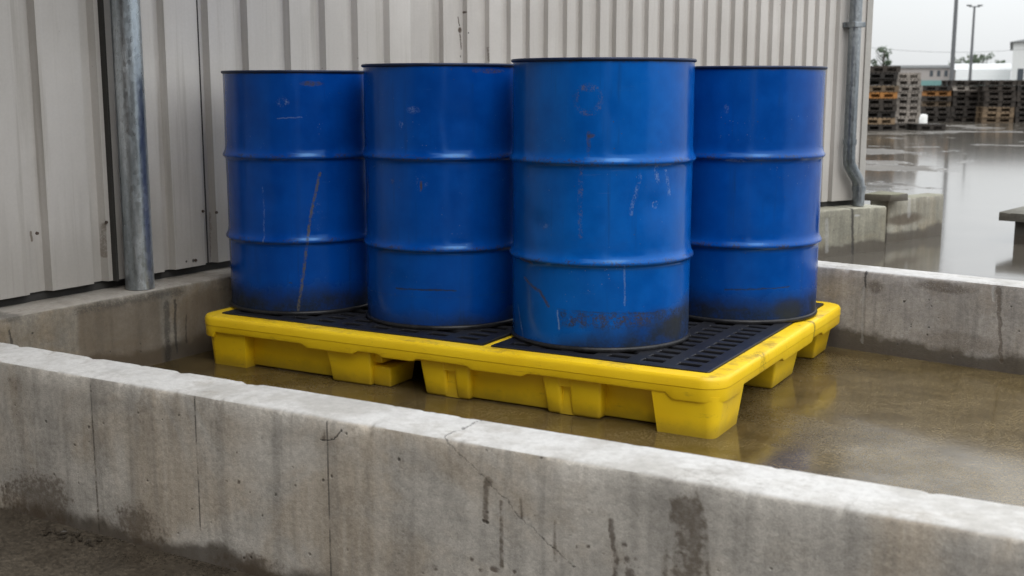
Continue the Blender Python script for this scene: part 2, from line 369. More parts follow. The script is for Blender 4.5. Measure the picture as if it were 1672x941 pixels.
def ground_mat():
    g = G('wet_yard_ground'); P = g.obj
    big = g.noise(P, .22, 5, .6, .5); mid = g.noise(P, 1.6, 6, .65); fine = g.noise(P, 40.0, 4, .7); grit = g.noise(P, 200.0, 2, .7)
    c = g.mix(g.st(.35, .65, mid * .6 + big * .4), (.040, .034, .027), (.10, .090, .076))
    c = g.hsv(c, g.st(.25, .75, fine * .5 + grit * .5, .7, 1.3))
    pu = g.st(.440, .475, g.noise(g.vm('MULTIPLY', P, (1.0, 1.0, 1.0)), .33, 5, .6, .3) + (mid - .5) * .12)
    q = g.vm('MULTIPLY', g.vm('SUBTRACT', P, (PUD.x, PUD.y, 0)), (1 / 1.5, 1 / 4.2, 0)); pud = g.st(1.15, .7, g.vm('LENGTH', q, None, 1) + (mid - .5) * .5)
    pu = g.mx(pu, pud)
    c = g.mix(pu * .45, c, (.10, .088, .07))
    rough = g.st(0, 1, pu, .55, .09) + (fine - .5) * .15 * (1.0 - pu)
    return g.fin(c, g.mx(.02, rough), (fine * .7 + grit * .5) * (1.0 - pu) + pu * g.noise(P, 5.0, 3, .5) * .4, .3, .004, spec=g.st(0, 1, pu, .22, .85))

def lane_mat():
    g = G('wet_dark_lane'); P = g.obj
    big = g.noise(P, 1.2, 5, .6); mid = g.noise(P, 9.0, 6, .7); fine = g.noise(P, 90.0, 4, .75)
    c = g.mix(g.st(.35, .65, mid * .5 + big * .5), (.040, .032, .023), (.085, .070, .052))
    sx = g.new('SeparateXYZ'); g.put(sx.inputs[0], g.voro(P, 200.0, 'Color')); cell = V(g, sx.outputs[0])
    c = g.hsv(c, g.st(.25, .75, fine, .6, 1.4) * g.st(0, 1, cell, .7, 1.3))
    return g.fin(c, g.m('ADD', g.st(.4, .6, big, .30, .62), (cell - .5) * .2, clamp=True), fine * .6 + cell * .5 + mid * .4, .4, .003, spec=.35)

# ------------------------------------------------------------------ the survey: lines of the place
WT = .307                                            # top of the front basin wall
BWH = .292                                           # top of the back basin wall
KT, CB = .255, .28                                   # kerb top, foot of the cladding
FZ = -.014                                           # basin floor under the pallet
GB = -.02                                            # yard behind the basin
GF = -.076                                           # ground in front of the basin
_l0, _l1 = at(0, 493, CB), at(380, 427, CB)
BL_ = Frame(_l0, _l1 - _l0)                                             # the building's left wing, +y into the building
FW = Frame(at(0, 590, WT), at(1672, 880, WT) - at(0, 590, WT))          # outer face of the front basin wall, +y into the basin
_i0, _i1 = FW.l(at(0, 560, WT)), FW.l(at(1672, 825, WT))
def fw_t(s): return max(.15, min(.27, _i0.y + (_i1.y - _i0.y) * (s - _i0.x) / (_i1.x - _i0.x)))
BW = Frame(at(1335, 557, 0), at(1672, 607, 0) - at(1335, 557, 0))       # inner face of the back basin wall
BWT = .14
CURB_W = .14
PUD = at(1590, 395, GB)
curb_p = BL_.w(0, -CURB_W)
FL = FW.l(isect(FW.o, FW.d, curb_p, BL_.d)).x        # where the front wall meets the building's kerb
BL = BW.l(isect(BW.o, BW.d, curb_p, BL_.d)).x
FR = 3.35; BR = 2.0

# pallet frame: x along the front edge from its left corner, y to the back
PU, PV, PT = 1.965, 1.37, .165
_rc = at(1180, 622, PT); _pd = (_rc - at(328, 515, PT)); _pd.z = 0; _pd.normalize()
PF = Frame(_rc - _pd * PU, _pd)
# the building bends where its left wing has passed the pallet; the right wing runs to the far corner
BEND = BL_.l(PF.w(0, PV)).x + .30
_bp = BL_.w(BEND, 0)
BF = Frame(_bp, at(1403, 327.5, CB) - _bp)
def bwing(px): return BL_ if BL_.hit(px, 60).x < BEND else BF
def bhit(x, y, off=0.0):
    f = bwing(x); return f.hit(x, y, off)
RIM_SCUFF = PF.l(at(1240, 578, PT)); RIM_DRIP = PF.l(at(1321, 525, PT))

# ------------------------------------------------------------------ ground, basin floor
def build_ground():
    # bands across: in front of the basin, under it, and the yard behind it; the steps lie inside the walls
    bm = bmesh.new(); U = 700.0
    vf = .08
    rows = [(vf, GF), (vf, GB), (40, GB), (900, GB - .3)]
    us = [-U, -8, 0, 8, U]
    grid = [[bm.verts.new((u, v, z)) for u in us] for v, z in rows]
    for a, b in zip(grid, grid[1:]):
        for i in range(len(us) - 1): bm.faces.new((a[i], a[i + 1], b[i + 1], b[i]))
    for v in bm.verts: v.co = FW.w(v.co.x, v.co.y, v.co.z)
    o = link('ground', bm, ground_mat()); tag(o, kind='structure')
    bm = bmesh.new(); q = [FW.w(a_, b_, GF) for a_, b_ in ((-U, -300), (U, -300), (U, vf), (-U, vf))]; bm.faces.new([bm.verts.new(p) for p in q])
    tag(link('lane', bm, lane_mat()), kind='structure')
    bm = bmesh.new()
    pts = [FW.w(FL - .05, .10), FW.w(FR, .10), BW.w(BR + .05, .07), BW.w(BL - .05, .07)]
    bm.faces.new([bm.verts.new((p.x, p.y, FZ)) for p in pts])
    tag(link('basin_floor', bm, floor_mat()), kind='structure')
build_ground()

# ------------------------------------------------------------------ concrete walls
def wall_mesh(L0, L1, tfun, z0, z1, b=.009, step=.012, chip=1.0, seed=0.0, y0=0.0, rows=0, zlow=-.1):
    bm = bmesh.new(); n = max(2, int((L1 - L0) / step)); rings = []
    for i in range(n + 1):
        s = L0 + (L1 - L0) * i / n; T = tfun(s)
        def nz(k, f): return mnoise.fractal(Vector((s * f, k * 9.1 + seed, seed)), 1.0, 2.0, 4)
        c1 = max(0, nz(1, 15) - .24) * .020 * chip; c2 = max(0, nz(2, 14) - .24) * .020 * chip
        w = [nz(3, 5) * .0025, nz(4, 5) * .0025, nz(5, 16) * .0016, nz(6, 16) * .0016, nz(7, 2.2) * .0018]
        b1, b2 = b + c1, b + c2; zt = z1 + w[4] * .6
        face = [(w[0], zlow + (zt - .045 - zlow) * j / rows) for j in range(rows)] if rows else [(w[0], z0 + (z1 - z0) * .5)]
        prof = [(0, z0)] + face + [(w[0], zt - .045), (w[0] + c1 * .2, zt - b1 + w[2]), (b1 * .32 + c1 * .2, zt - b1 * .32), (b1 + w[2], zt),
                (T * .5, zt + w[4] * .4), (T - b2 + w[3], zt), (T - b2 * .32 - c2 * .2, zt - b2 * .32), (T + w[1] - c2 * .2, zt - b2 + w[3]), (T + w[1], zt - .045), (T + w[1], z0 + (z1 - z0) * .5), (T, z0)]
        rings.append([bm.verts.new((s, y0 + y, z)) for y, z in prof])
    for A, B in zip(rings, rings[1:]):
        for k in range(len(A) - 1): bm.faces.new((A[k], B[k], B[k + 1], A[k + 1]))
    bm.faces.new(rings[0]); bm.faces.new(rings[-1][::-1])
    return bm
def fk(x, y):
    q = FW.hit(x, y); return (q.x, q.z)
fw_marks = [
    ('line', 'damp', [fk(150, 690), fk(162, 870)], .006, .6, .36), 
    ('line', 'pale', [fk(521, 760), fk(529, 850)], .007, .4, .42), ('line', 'pale', [fk(556, 740), fk(566, 880)], .009, .35, .42),
    ('line', 'crack', [fk(665, 668), fk(702, 692), fk(724, 716), fk(752, 742), fk(792, 782), fk(828, 820), fk(850, 845), fk(885, 878), fk(915, 905), fk(940, 927)], .0018, .75, .45),
    ('line', 'crack', [fk(523, 717), fk(545, 716), fk(560, 703)], .0026, .9, .36), ('spot', 'crack', fk(529, 717), .009, .006, .9, .3), ('spot', 'crack', fk(500, 722), .006, .005, .8, .3),
    ('line', 'damp', [fk(797, 783), fk(793, 800), fk(793, 852)], .008, .9, .30), ('spot', 'damp', fk(797, 788), .012, .012, .9, .30),
    ('line', 'damp', [fk(818, 820), fk(818, 925)], .006, .9, .30), ('line', 'damp', [fk(850, 815), fk(852, 845)], .006, .9, .32), ('line', 'damp', [fk(905, 850), fk(907, 915)], .006, .7, .42),
    ('line', 'rust', [fk(997, 852), fk(1000, 890), fk(1006, 915), fk(1003, 945)], .007, .95, .28), ('spot', 'rust', fk(1018, 890), .008, .008, .95, .3), ('spot', 'rust', fk(1022, 915), .009, .012, .95, .3),
    ('spot', 'rust', fk(1038, 914), .006, .006, .9, .3), ('spot', 'rust', fk(1027, 938), .014, .014, .95, .34), ('spot', 'rust', fk(960, 893), .005, .005, .9, 0), ('spot', 'rust', fk(942, 894), .005, .006, .8, 0), ('spot', 'rust', fk(985, 904), .006, .004, .8, 0),
    ('spot', 'rust', fk(770, 914), .007, .007, .9, .3), ('spot', 'rust', fk(840, 934), .006, .005, .9, .3), ('spot', 'rust', fk(808, 930), .013, .008, .9, .4), ('spot', 'rust', fk(785, 932), .007, .005, .8, .3), ('spot', 'rust', fk(710, 928), .012, .010, .6, .45),
    ('rect', 'damp', fk(1093, 800)[0], fk(1149, 800)[0], fk(1120, 862)[1], WT - .012, .008, 1.0, .42), ('rect', 'damp', fk(1093, 800)[0] + .004, fk(1149, 800)[0] + .004, -.1, fk(1120, 850)[1], .010, .72, .50),
    ('line', 'damp', [fk(1149, 850), fk(1156, 941)], .008, .6, .40), ('line', 'damp', [fk(1090, 880), fk(1086, 941)], .012, .7, .38),
    ('spot', 'damp', fk(60, 815), .17, .085, 1.0, .25), ('spot', 'damp', fk(225, 860), .10, .075, 1.0, .25), ('spot', 'damp', fk(420, 930), .14, .045, .8, .25), ('spot', 'damp', fk(120, 655), .05, .04, .4, .45), ('spot', 'damp', fk(60, 640), .09, .03, .4, .45), ('spot', 'damp', fk(20, 625), .05, .05, .5, .42),
    ('spot', 'crack', fk(386, 740), .004, .006, .9, 0), ('spot', 'crack', fk(389, 788), .005, .006, .9, 0), ('spot', 'crack', fk(370, 786), .004, .004, .8, 0), ('spot', 'crack', fk(583, 785), .004, .005, .8, 0), ('spot', 'crack', fk(894, 767), .004, .004, .8, 0),
    ('spot', 'crack', fk(662, 870), .005, .005, .8, .3), ('spot', 'crack', fk(1283, 915), .004, .005, .9, 0), ('spot', 'crack', fk(1280, 865), .004, .004, .8, 0), ('spot', 'crack', fk(1395, 820), .010, .006, .6, .40),
    ('line', 'pale', [fk(880, 815), fk(884, 860), fk(892, 925)], .005, .4, .40), ('line', 'pale', [fk(920, 830), fk(923, 880)], .006, .3, .45)]
fw_shader = [m for m in fw_marks if m[1] == 'crack' and m[0] == 'line']
bm = wall_mesh(FL - .08, FR, fw_t, -.3, WT, step=.005, seed=1.0, chip=1.3, rows=90, zlow=-.12)
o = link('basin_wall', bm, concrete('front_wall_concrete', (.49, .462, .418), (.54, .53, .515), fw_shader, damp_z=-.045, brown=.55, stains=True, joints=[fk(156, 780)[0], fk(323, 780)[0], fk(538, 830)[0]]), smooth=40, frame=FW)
def paint_stains(o, ml):
    me = o.data; n = len(me.vertices); co = np.empty(n * 3); me.vertices.foreach_get('co', co); co = co.reshape(-1, 3); x, z = co[:, 0], co[:, 2]
    face = co[:, 1] < .03
    maps = {k: np.zeros(n) for k in ('damp', 'rust', 'pale')}
    for m in ml:
        key = {'damp': 'damp', 'pale': 'pale', 'rust': 'rust', 'crack': 'rust'}[m[1]]
        if m[0] == 'line':
            pts, w, a = m[2], m[3], m[4]; d = np.full(n, 9.0)
            for (x0, z0), (x1, z1) in zip(pts, pts[1:]):
                L2 = (x1 - x0) ** 2 + (z1 - z0) ** 2 + 1e-9; h = np.clip(((x - x0) * (x1 - x0) + (z - z0) * (z1 - z0)) / L2, 0, 1)
                d = np.minimum(d, np.hypot(x - x0 - h * (x1 - x0), (z - z0 - h * (z1 - z0))))
            v = np.clip(1.1 - d / (w * 1.3), 0, 1) * a
        elif m[0] == 'spot':
            (cx_, cz), rs, rz, a = m[2], m[3], m[4], m[5]; v = np.clip(1.15 - .85 * np.hypot((x - cx_) / rs, (z - cz) / rz), 0, 1) * a
        else:
            s0, s1, z0, z1, soft, a = m[2:8]
            r = lambda q: np.clip(q / (2 * soft) + .5, 0, 1); v = r(x - s0) * r(s1 - x) * r(z - z0) * r(z1 - z) * a
        maps[key] = np.maximum(maps[key], np.where(face, v, 0))
    for k, v in maps.items():
        at_ = me.attributes.new('stain_' + k, 'FLOAT', 'POINT'); at_.data.foreach_set('value', v.astype(np.float32))
paint_stains(o, [m for m in fw_marks if not (m[1] == 'crack' and m[0] == 'line')])
tag(o, 'long grey concrete wall with a white worn top, a diagonal crack and rusty spots across the foreground', 'wall', 'low concrete walls round the spill basin')
def bk(x, y):
    q = BW.hit(x, y); return (q.x, q.z)
bw_marks = [('line', 'crack', [bk(1413, 446), bk(1412, 470)], .006, .8, .35), ('line', 'pale', [bk(1410, 470), bk(1408, 560)], .006, .35, .4), ('line', 'damp', [bk(1630, 470), bk(1634, 590)], .010, .6, .38),
            ('spot', 'damp', bk(1540, 470), .14, .025, .6, .42), ('spot', 'damp', bk(1430, 470), .04, .03, .5, .42), ('spot', 'crack', bk(1477, 493), .006, .006, .9, 0), ('spot', 'crack', bk(1466, 562), .005, .005, .8, 0),
            ('spot', 'crack', bk(1453, 507), .004, .003, .8, 0), ('line', 'pale', [bk(1622, 465), bk(1622, 490)], .006, .5, .4), ('spot', 'brown', bk(1560, 560), .2, .05, .4, .4)]
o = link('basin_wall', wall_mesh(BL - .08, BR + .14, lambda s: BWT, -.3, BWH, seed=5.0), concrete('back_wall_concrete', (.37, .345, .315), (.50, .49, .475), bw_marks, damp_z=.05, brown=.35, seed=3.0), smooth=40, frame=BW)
tag(o, 'speckled concrete wall with a pale top behind the rightmost blue drum, water standing on both sides', 'wall', 'low concrete walls round the spill basin')
_a, _b = BW.w(BR, 0), FW.w(FR, fw_t(FR) - .03); RW = Frame(_a, _b - _a)
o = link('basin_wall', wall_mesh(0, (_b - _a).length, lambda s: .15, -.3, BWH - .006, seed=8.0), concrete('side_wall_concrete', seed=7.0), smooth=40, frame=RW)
tag(o, 'concrete wall closing the right end of the spill basin beyond the picture edge', 'wall', 'low concrete walls round the spill basin')

# kerb under the building's wall; it runs on past the building's corner
C_END = BF.hit(1446, 365, -CURB_W).x
def ck(x, y):
    q = BL_.hit(x, y, -CURB_W); return (q.x, q.z)
def ck2(x, y):
    q = BF.hit(x, y, -CURB_W); return (q.x, q.z)
cb_marks = [('rect', 'brown', ck(128, 540)[0], ck(262, 540)[0], -.1, KT - .02, .012, .55, .30), ('line', 'dark', [ck(272, 495), ck(275, 590)], .020, .6, .40), ('line', 'dark', [ck(285, 490), ck(288, 575)], .008, .7, .36),
            ('line', 'dark', [ck(304, 515), ck(304, 560)], .005, .8, .30), ('spot', 'brown', ck(330, 520), .14, .15, .6, .30), ('rect', 'dark', ck(120, 500)[0], ck(300, 500)[0], KT - .035, KT - .008, .012, .5, .45),
            ('line', 'crack', [ck(14, 540), ck(20, 565)], .005, .7, .35), ('spot', 'dark', ck(20, 520), .05, .02, .5, .4)]
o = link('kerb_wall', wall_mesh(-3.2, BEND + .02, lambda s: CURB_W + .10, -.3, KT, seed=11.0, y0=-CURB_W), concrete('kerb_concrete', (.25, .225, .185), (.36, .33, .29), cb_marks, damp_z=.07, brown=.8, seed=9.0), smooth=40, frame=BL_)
tag(o, 'brown stained concrete kerb under the left wing of the metal building, left of the pallet', 'kerb', 'kerbs under the metal building')
cb2 = [('line', 'crack', [ck2(1392, 335), ck2(1392, 415)], .014, .85, .30), ('line', 'pale', [ck2(1350, 360), ck2(1350, 410)], .02, .4, .42), ('spot', 'pale', ck2(1400, 352), .03, .01, .6, .35)]
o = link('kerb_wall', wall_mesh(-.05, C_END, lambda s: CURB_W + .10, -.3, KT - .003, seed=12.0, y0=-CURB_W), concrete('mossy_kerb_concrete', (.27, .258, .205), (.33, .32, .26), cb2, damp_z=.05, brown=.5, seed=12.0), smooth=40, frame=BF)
tag(o, 'greenish concrete kerb under the far corner of the metal building, right of the drums', 'kerb', 'kerbs under the metal building')

# ------------------------------------------------------------------ the building
B_END = BF.hit(1414, 160).x; B_START = -5.5; B_H = 4.6
def valleys():
    px = [(18, 58), (128, 154), (248, 268), (318, 340), (377, 404), (444, 473), (502, 531), (560, 584), (610, 636), (659, 681), (699, 724), (741, 763), (780, 799), (818, 834), (852, 865), (878, 895), (910, 926), (939, 951), (965, 980)]
    x = 994.0; st_ = 27.0
    while x + st_ < 1385: px.append((x, x + st_ * .46)); x += st_; st_ = max(17.0, st_ * .972)
    L_, R_ = [], []
    for a, b in px:
        if BL_.hit(b, 40).x < BEND - .02: L_.append((BL_.hit(a, 40).x, BL_.hit(b, 40).x))
        elif BF.hit(a, 40).x > .02 and BL_.hit(a, 40).x > BEND: R_.append((BF.hit(a, 40).x, BF.hit(b, 40).x))
    s = L_[0][0] - .2
    while s > B_START + .1: L_.insert(0, (s, s + .09)); s -= .2
    return L_, R_
def ribbed(vals, s0, s1, z0, z1, dep=.028):
    bm = bmesh.new(); prof = [(s0, 0.0)]
    for a, b in vals:
        sl_ = min(.014, (b - a) * .22); prof += [(a - .0, 0.0), (a + sl_, dep), (b - sl_ * .6, dep), (b, 0.0)]
    prof.append((s1, 0.0))
    zs = [z0 + (z1 - z0) * i / 24 for i in range(25)]
    rows = [[bm.verts.new((x, y + .0025 * mnoise.noise(Vector((x * 1.4, z * 1.1, 3.0))), z)) for x, y in prof] for z in zs]
    for A, B in zip(rows, rows[1:]):
        for i in range(len(prof) - 1): bm.faces.new((A[i], A[i + 1], B[i + 1], B[i]))
    return bm
bld = empty('metal_building', (0, 0, 0), 0)
tag(bld, 'beige ribbed metal clad building standing behind the blue drums', 'building')
M_DARK = simple('dark_flashing', (.035, .033, .03), .7)
M_TRIM = simple('corner_trim_paint', (.36, .345, .32), .5, 0, .12); M_ROOF = simple('roof_sheet', (.25, .25, .25), .5)
VL, VR = valleys()
M_CLAD = clad_mat('painted_metal_cladding', BL_, lambda px: BL_.hit(px, 60).x < BEND); M_CLAD2 = clad_mat('painted_metal_cladding_right', BF, lambda px: BL_.hit(px, 60).x >= BEND)
def bpart(name, bm, mat, fr): return link(name, bm, mat, bld, None, fr)
for bm, m_, fr in ((ribbed(VL, B_START, BEND + .003, CB + .006, B_H), M_CLAD, BL_), (ribbed(VR, -.003, B_END - .01, CB + .006, B_H), M_CLAD2, BF)):
    c_ = bpart('cladding', bm, m_, fr); sm = c_.modifiers.new('thick', 'SOLIDIFY'); sm.thickness = .0012; sm.offset = 1
bm = bmesh.new(); box(bm, B_START, BEND + .02, .036, .10, KT - .02, .38); bpart('base_flashing', bm, M_DARK, BL_)
bm = bmesh.new(); box(bm, -.02, B_END - .03, .036, .10, KT - .02, .377); bpart('base_flashing', bm, M_DARK, BF)
bm = bmesh.new()
box(bm, B_END - .035, B_END + .012, -.012, -.004, CB, B_H, .002); box(bm, B_END + .004, B_END + .012, -.0035, .10, CB, B_H, .002); bpart('corner_trim', bm, M_TRIM, BF)
bm = bmesh.new(); box(bm, B_END - .012, B_END + .003, .1005, 7.0, CB, B_H); bpart('end_wall', bm, M_TRIM, BF)
bm = bmesh.new(); box(bm, B_START, B_START + .02, .11, 7.0, CB, B_H); bpart('end_wall', bm, M_TRIM, BL_)
bm = bmesh.new(); box(bm, -2.0, B_END + .25, -.25, 7.2, B_H + .002, B_H + .14, .01); bpart('roof', bm, M_ROOF, BF)
bm = bmesh.new(); box(bm, B_START - .2, BEND + 1.2, -.25, 7.2, B_H + .006, B_H + .136, .01); bpart('roof', bm, M_ROOF, BL_)
bm = bmesh.new(); box(bm, B_START, BEND - 1.35, -1.9, -.004, 3.30, 3.38, .01); bpart('added_shade_sheet', bm, M_DARK, BL_)  # unseen sheet added overhead to shade the left wing and its kerb
M_SCREW = simple('rusty_screw', (.09, .065, .05), .6, .3)
for px, py in ((59, 381), (172, 363), (330, 345), (352, 347), (318, 425)):
    q = BL_.hit(px, py); bm = bmesh.new(); bmesh.ops.create_cone(bm, cap_ends=True, segments=8, radius1=.006, radius2=.005, depth=.006, matrix=Matrix.Translation((q.x, -.006, q.z)) @ Matrix.Rotation(R(90), 4, 'X'))
    bpart('screw', bm, M_SCREW, BL_)
bm = bmesh.new(); q0 = BL_.hit(322, 40).x; box(bm, q0 - .002, q0 + .001, -.006, -.0015, CB + .006, B_H - .01); bpart('panel_seam', bm, M_DARK, BL_)

# unseen dark block added behind the viewpoint to keep low sky off the drums
M_SKY_BLOCKER = simple('sky_blocker_brick', (.085, .06, .048), .8, 0, .3, 6.0)
bm = bmesh.new(); box(bm, -16, .0, -15, -5, GF, 6.2); o = link('warehouse', bm, M_SKY_BLOCKER); tag(o, 'unseen dark brick block added behind the viewpoint to darken the drum reflections', 'building')
bm = bmesh.new(); box(bm, -16.3, .3, -15.3, -4.7, 6.204, 6.45); link('roof', bm, M_ROOF, o)

bm = bmesh.new(); box(bm, 2.4, 14, -17, -7, GF, 4.2); box(bm, 2.2, 14.2, -17.2, -6.8, 4.203, 4.4); tag(link('warehouse', bm, M_SKY_BLOCKER), 'low unseen dark brick block added to shape the drum reflections', 'building')  # second added block; the space between them gives drums a bright band

# downpipes
M_GALV = galv('galvanised_steel', 1.18); M_GALV2 = galv('galvanised_downpipe', .62)
pb = BL_.hit(228, 452, -.072)
pip = empty('downpipe', BL_.w(pb.x, -.072, KT), BL_.ang)
tag(pip, 'thick galvanised steel downpipe standing on the kerb left of the drums', 'downpipe', 'downpipes on the metal building')
bm = bmesh.new(); tube(bm, [(0, 0, .002)] + [(0, 0, .4 * i) for i in range(1, 11)] + [(0, 0, B_H - KT - .01)], .05, 40); link('pipe', bm, M_GALV, pip, 40)
bm = bmesh.new(); lathe(bm, [(.0505, 2.20), (.0545, 2.20), (.0545, 2.235), (.0505, 2.235)], 40, True); box(bm, -.01, .01, .05, .085, 2.205, 2.23); link('bracket', bm, M_DARK, pip, 40)
bm = bmesh.new(); box(bm, -.058, -.049, .050, .0715, .03, B_H - KT - .02); link('dark_gap_strip', bm, M_DARK, pip)  # near-black strip standing in for the shaded gap beside the pipe
pc = BF.hit(1397, 100, -.06); pe = BF.hit(1402, 315, -.06)
pz = BF.hit(1386, 272, -.06).z; pz2 = BF.hit(1400, 304, -.06).z
pi2 = empty('downpipe', BF.w(pe.x, -.06, KT), BF.ang)
tag(pi2, 'thin grey downpipe with an offset bend at the far corner of the metal building', 'downpipe', 'downpipes on the metal building')
ux = BF.hit(1386.5, 250, -.06).x - pe.x; za, zb = pz - KT, pz2 - KT
bm = bmesh.new(); tube(bm, [(ux, 0, B_H - KT - .02), (ux, 0, 2.0), (ux, 0, za + .14)], .036, 24); link('pipe', bm, M_GALV2, pi2, 40)
bm = bmesh.new()
pts = [(ux, 0, za + .15), (ux, 0, za + .06), (ux + .006, 0, za + .02)] + [(ux * (1 - t) , 0, za + .02 + (zb - za) * t) for t in (.12, .3, .5, .7, .88)] + [(-.002, 0, zb + .0), (0, 0, zb - .05), (0, 0, .003)]
tube(bm, pts, .036, 24); link('offset_bend', bm, M_GALV2, pi2, 40)
for zz in (za + .13, zb - .03):
    bm = bmesh.new(); lathe(bm, [(.0365, zz), (.041, zz), (.041, zz + .03), (.0365, zz + .03)], 24, True)
    if zz > zb: bmesh.ops.translate(bm, verts=bm.verts, vec=(ux, 0, 0))
    link('collar', bm, M_GALV2, pi2, 40)
bm = bmesh.new(); box(bm, ux - .044, ux + .044, -.04, .058, 1.05, 1.08, .003); link('bracket', bm, M_GALV2, pi2)

# ------------------------------------------------------------------ stub wall, cap stone, plinth block behind the basin
ST = Frame(at(1447, 398, GB), at(1537, 384, GB) - at(1447, 398, GB))
ml = [('spot', 'damp', (.2, .12), .3, .05, .8, .3), ('line', 'pale', [(.25, .25), (.25, .15)], .03, .4, .4)]
g_l = (at(1537, 384, GB) - at(1447, 398, GB)).length
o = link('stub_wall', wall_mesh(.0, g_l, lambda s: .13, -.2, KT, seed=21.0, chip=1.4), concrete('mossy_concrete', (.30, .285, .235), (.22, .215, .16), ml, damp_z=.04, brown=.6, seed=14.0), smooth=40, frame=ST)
tag(o, 'short mossy concrete wall projecting past the corner of the metal building', 'wall')
q = at(1449, 328, KT); bm = bmesh.new(); box(bm, -.125, .115, -.08, .10, 0.0, .045, .008)
for v in bm.verts:
    v.co += Vector((mnoise.noise(v.co * 9), mnoise.noise(v.co * 9 + Vector((5, 0, 0))), mnoise.noise(v.co * 8 + Vector((0, 7, 0))) * .5)) * .012
o = link('cap_stone', bm, concrete('mossy_stone', (.16, .155, .11), (.15, .145, .095), seed=18.0), smooth=45)
o.location = (q.x, q.y, KT + .003); o.rotation_euler = (0, 0, ST.ang + .1); tag(o, 'dark mossy loose stone lying on the wall at the building corner', 'stone')
q = at(1655, 397, GB); blk = empty('concrete_plinth', (q.x, q.y, GB), BW.ang)
tag(blk, 'dark concrete block with an overhanging slab on top at the right picture edge', 'concrete block')
bm = wall_mesh(0, 1.3, lambda s: .45, -.1, .142, seed=31.0, step=.02); link('base', bm, concrete('plinth_concrete', (.085, .078, .066), (.12, .11, .1), seed=22.0), blk, 40)
bm = wall_mesh(-.085, 1.36, lambda s: .56, .143, .197, seed=33.0, step=.02, chip=1.6, y0=-.055); link('slab', bm, concrete('slab_concrete', (.085, .08, .066), (.12, .115, .095), seed=25.0), blk, 40)

# ------------------------------------------------------------------ spill pallet
M_Y = yellow_mat(); M_GRATE = simple('black_plastic_grate', (.012, .0125, .016), .42, 0, .3, 20.0, .25)
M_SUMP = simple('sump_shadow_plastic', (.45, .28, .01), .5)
pal = empty('spill_pallet', (PF.o.x, PF.o.y, 0), PF.ang)
tag(pal, 'yellow plastic spill pallet with black grating carrying four blue drums', 'spill pallet')
def round_rect(x0, x1, y0, y1, r, n=10):
    pts = []
    for cx_, cy_, a0 in ((x1 - r, y0 + r, -90), (x1 - r, y1 - r, 0), (x0 + r, y1 - r, 90), (x0 + r, y0 + r, 180)):
        for i in range(n + 1):
            a = R(a0 + 90 * i / n); pts.append((cx_ + r * math.cos(a), cy_ + r * math.sin(a), math.cos(a), math.sin(a)))
    return pts
def densify(pts, step=.06):
    out = []
    for p, q in zip(pts, pts[1:] + pts[:1]):
        L = math.hypot(q[0] - p[0], q[1] - p[1]); k = max(1, int(L / step))
        for i in range(k):
            t = i / k; out.append(tuple(p[j] * (1 - t) + q[j] * t for j in range(4)))
    return out
bm = bmesh.new(); RW_ = .062
path = densify(round_rect(0, PU, 0, PV, .075), .012)
def fx(px):                                  # x along the front foot line
    t = (px - 360) / (1160 - 360); return PF.hit(px, 600 + 112 * t, .03).x
FDROP = [(-.05, .06, .013), (fx(505), fx(588), .012), (fx(628), fx(684), .010), (fx(772), fx(862), .011), (fx(1095), PU + .05, .018)]
SDROP = [(-.05, .19, .018), (PV * .46 - .035, PV * .66 + .035, .012), (PV - .30, PV + .05, .012)]
def drop(x, y):
    d = 0.0
    for a, b, h in (FDROP if y < .076 else ()): d = max(d, h * max(0, min(1, (x - a) / .016 + .5, (b - x) / .016 + .5)))
    for a, b, h in (SDROP if x > PU - .076 or x < .076 else ()): d = max(d, h * max(0, min(1, (y - a) / .016 + .5, (b - y) / .016 + .5)))
    return d
prof = [(-.006, .1075), (-.001, .1095), (.001, .114), (.0015, .130), (.0030, .1325), (.0028, .153), (.0, .1595), (-.003, .1632), (-.008, PT), (-.030, PT + .0012), (-RW_ + .006, PT), (-RW_, PT - .005), (-RW_, .125), (-RW_ + .01, .108)]
rings = []
for i, (x, y, nx, ny) in enumerate(path):
    wv = .0022 * mnoise.noise(Vector((x * 2.2, y * 2.2, 1.0)))
    rings.append([bm.verts.new((x + nx * (d - .0045), y + ny * (d - .0045), z + wv - (drop(x, y) if z < .115 else 0))) for d, z in prof])
for A, B in zip(rings, rings[1:] + rings[:1]):
    for k in range(len(prof)): bm.faces.new((A[k], B[k], B[(k + 1) % len(prof)], A[(k + 1) % len(prof)]))
link('rim', bm, M_Y, pal, 26)
DIV = PF.l(at(790, 566, PT)).x
bm = bmesh.new(); box(bm, DIV - .014, DIV + .014, RW_ - .004, PV - RW_ + .004, .085, PT - .001, .005); link('divider', bm, M_Y, pal, 40)
bm = bmesh.new(); box(bm, .10, DIV - .0145, .11, PV - .10, .075, .112); box(bm, DIV + .0145, PU - .10, .11, PV - .10, .075, .112); link('sump_floor', bm, M_SUMP, pal)
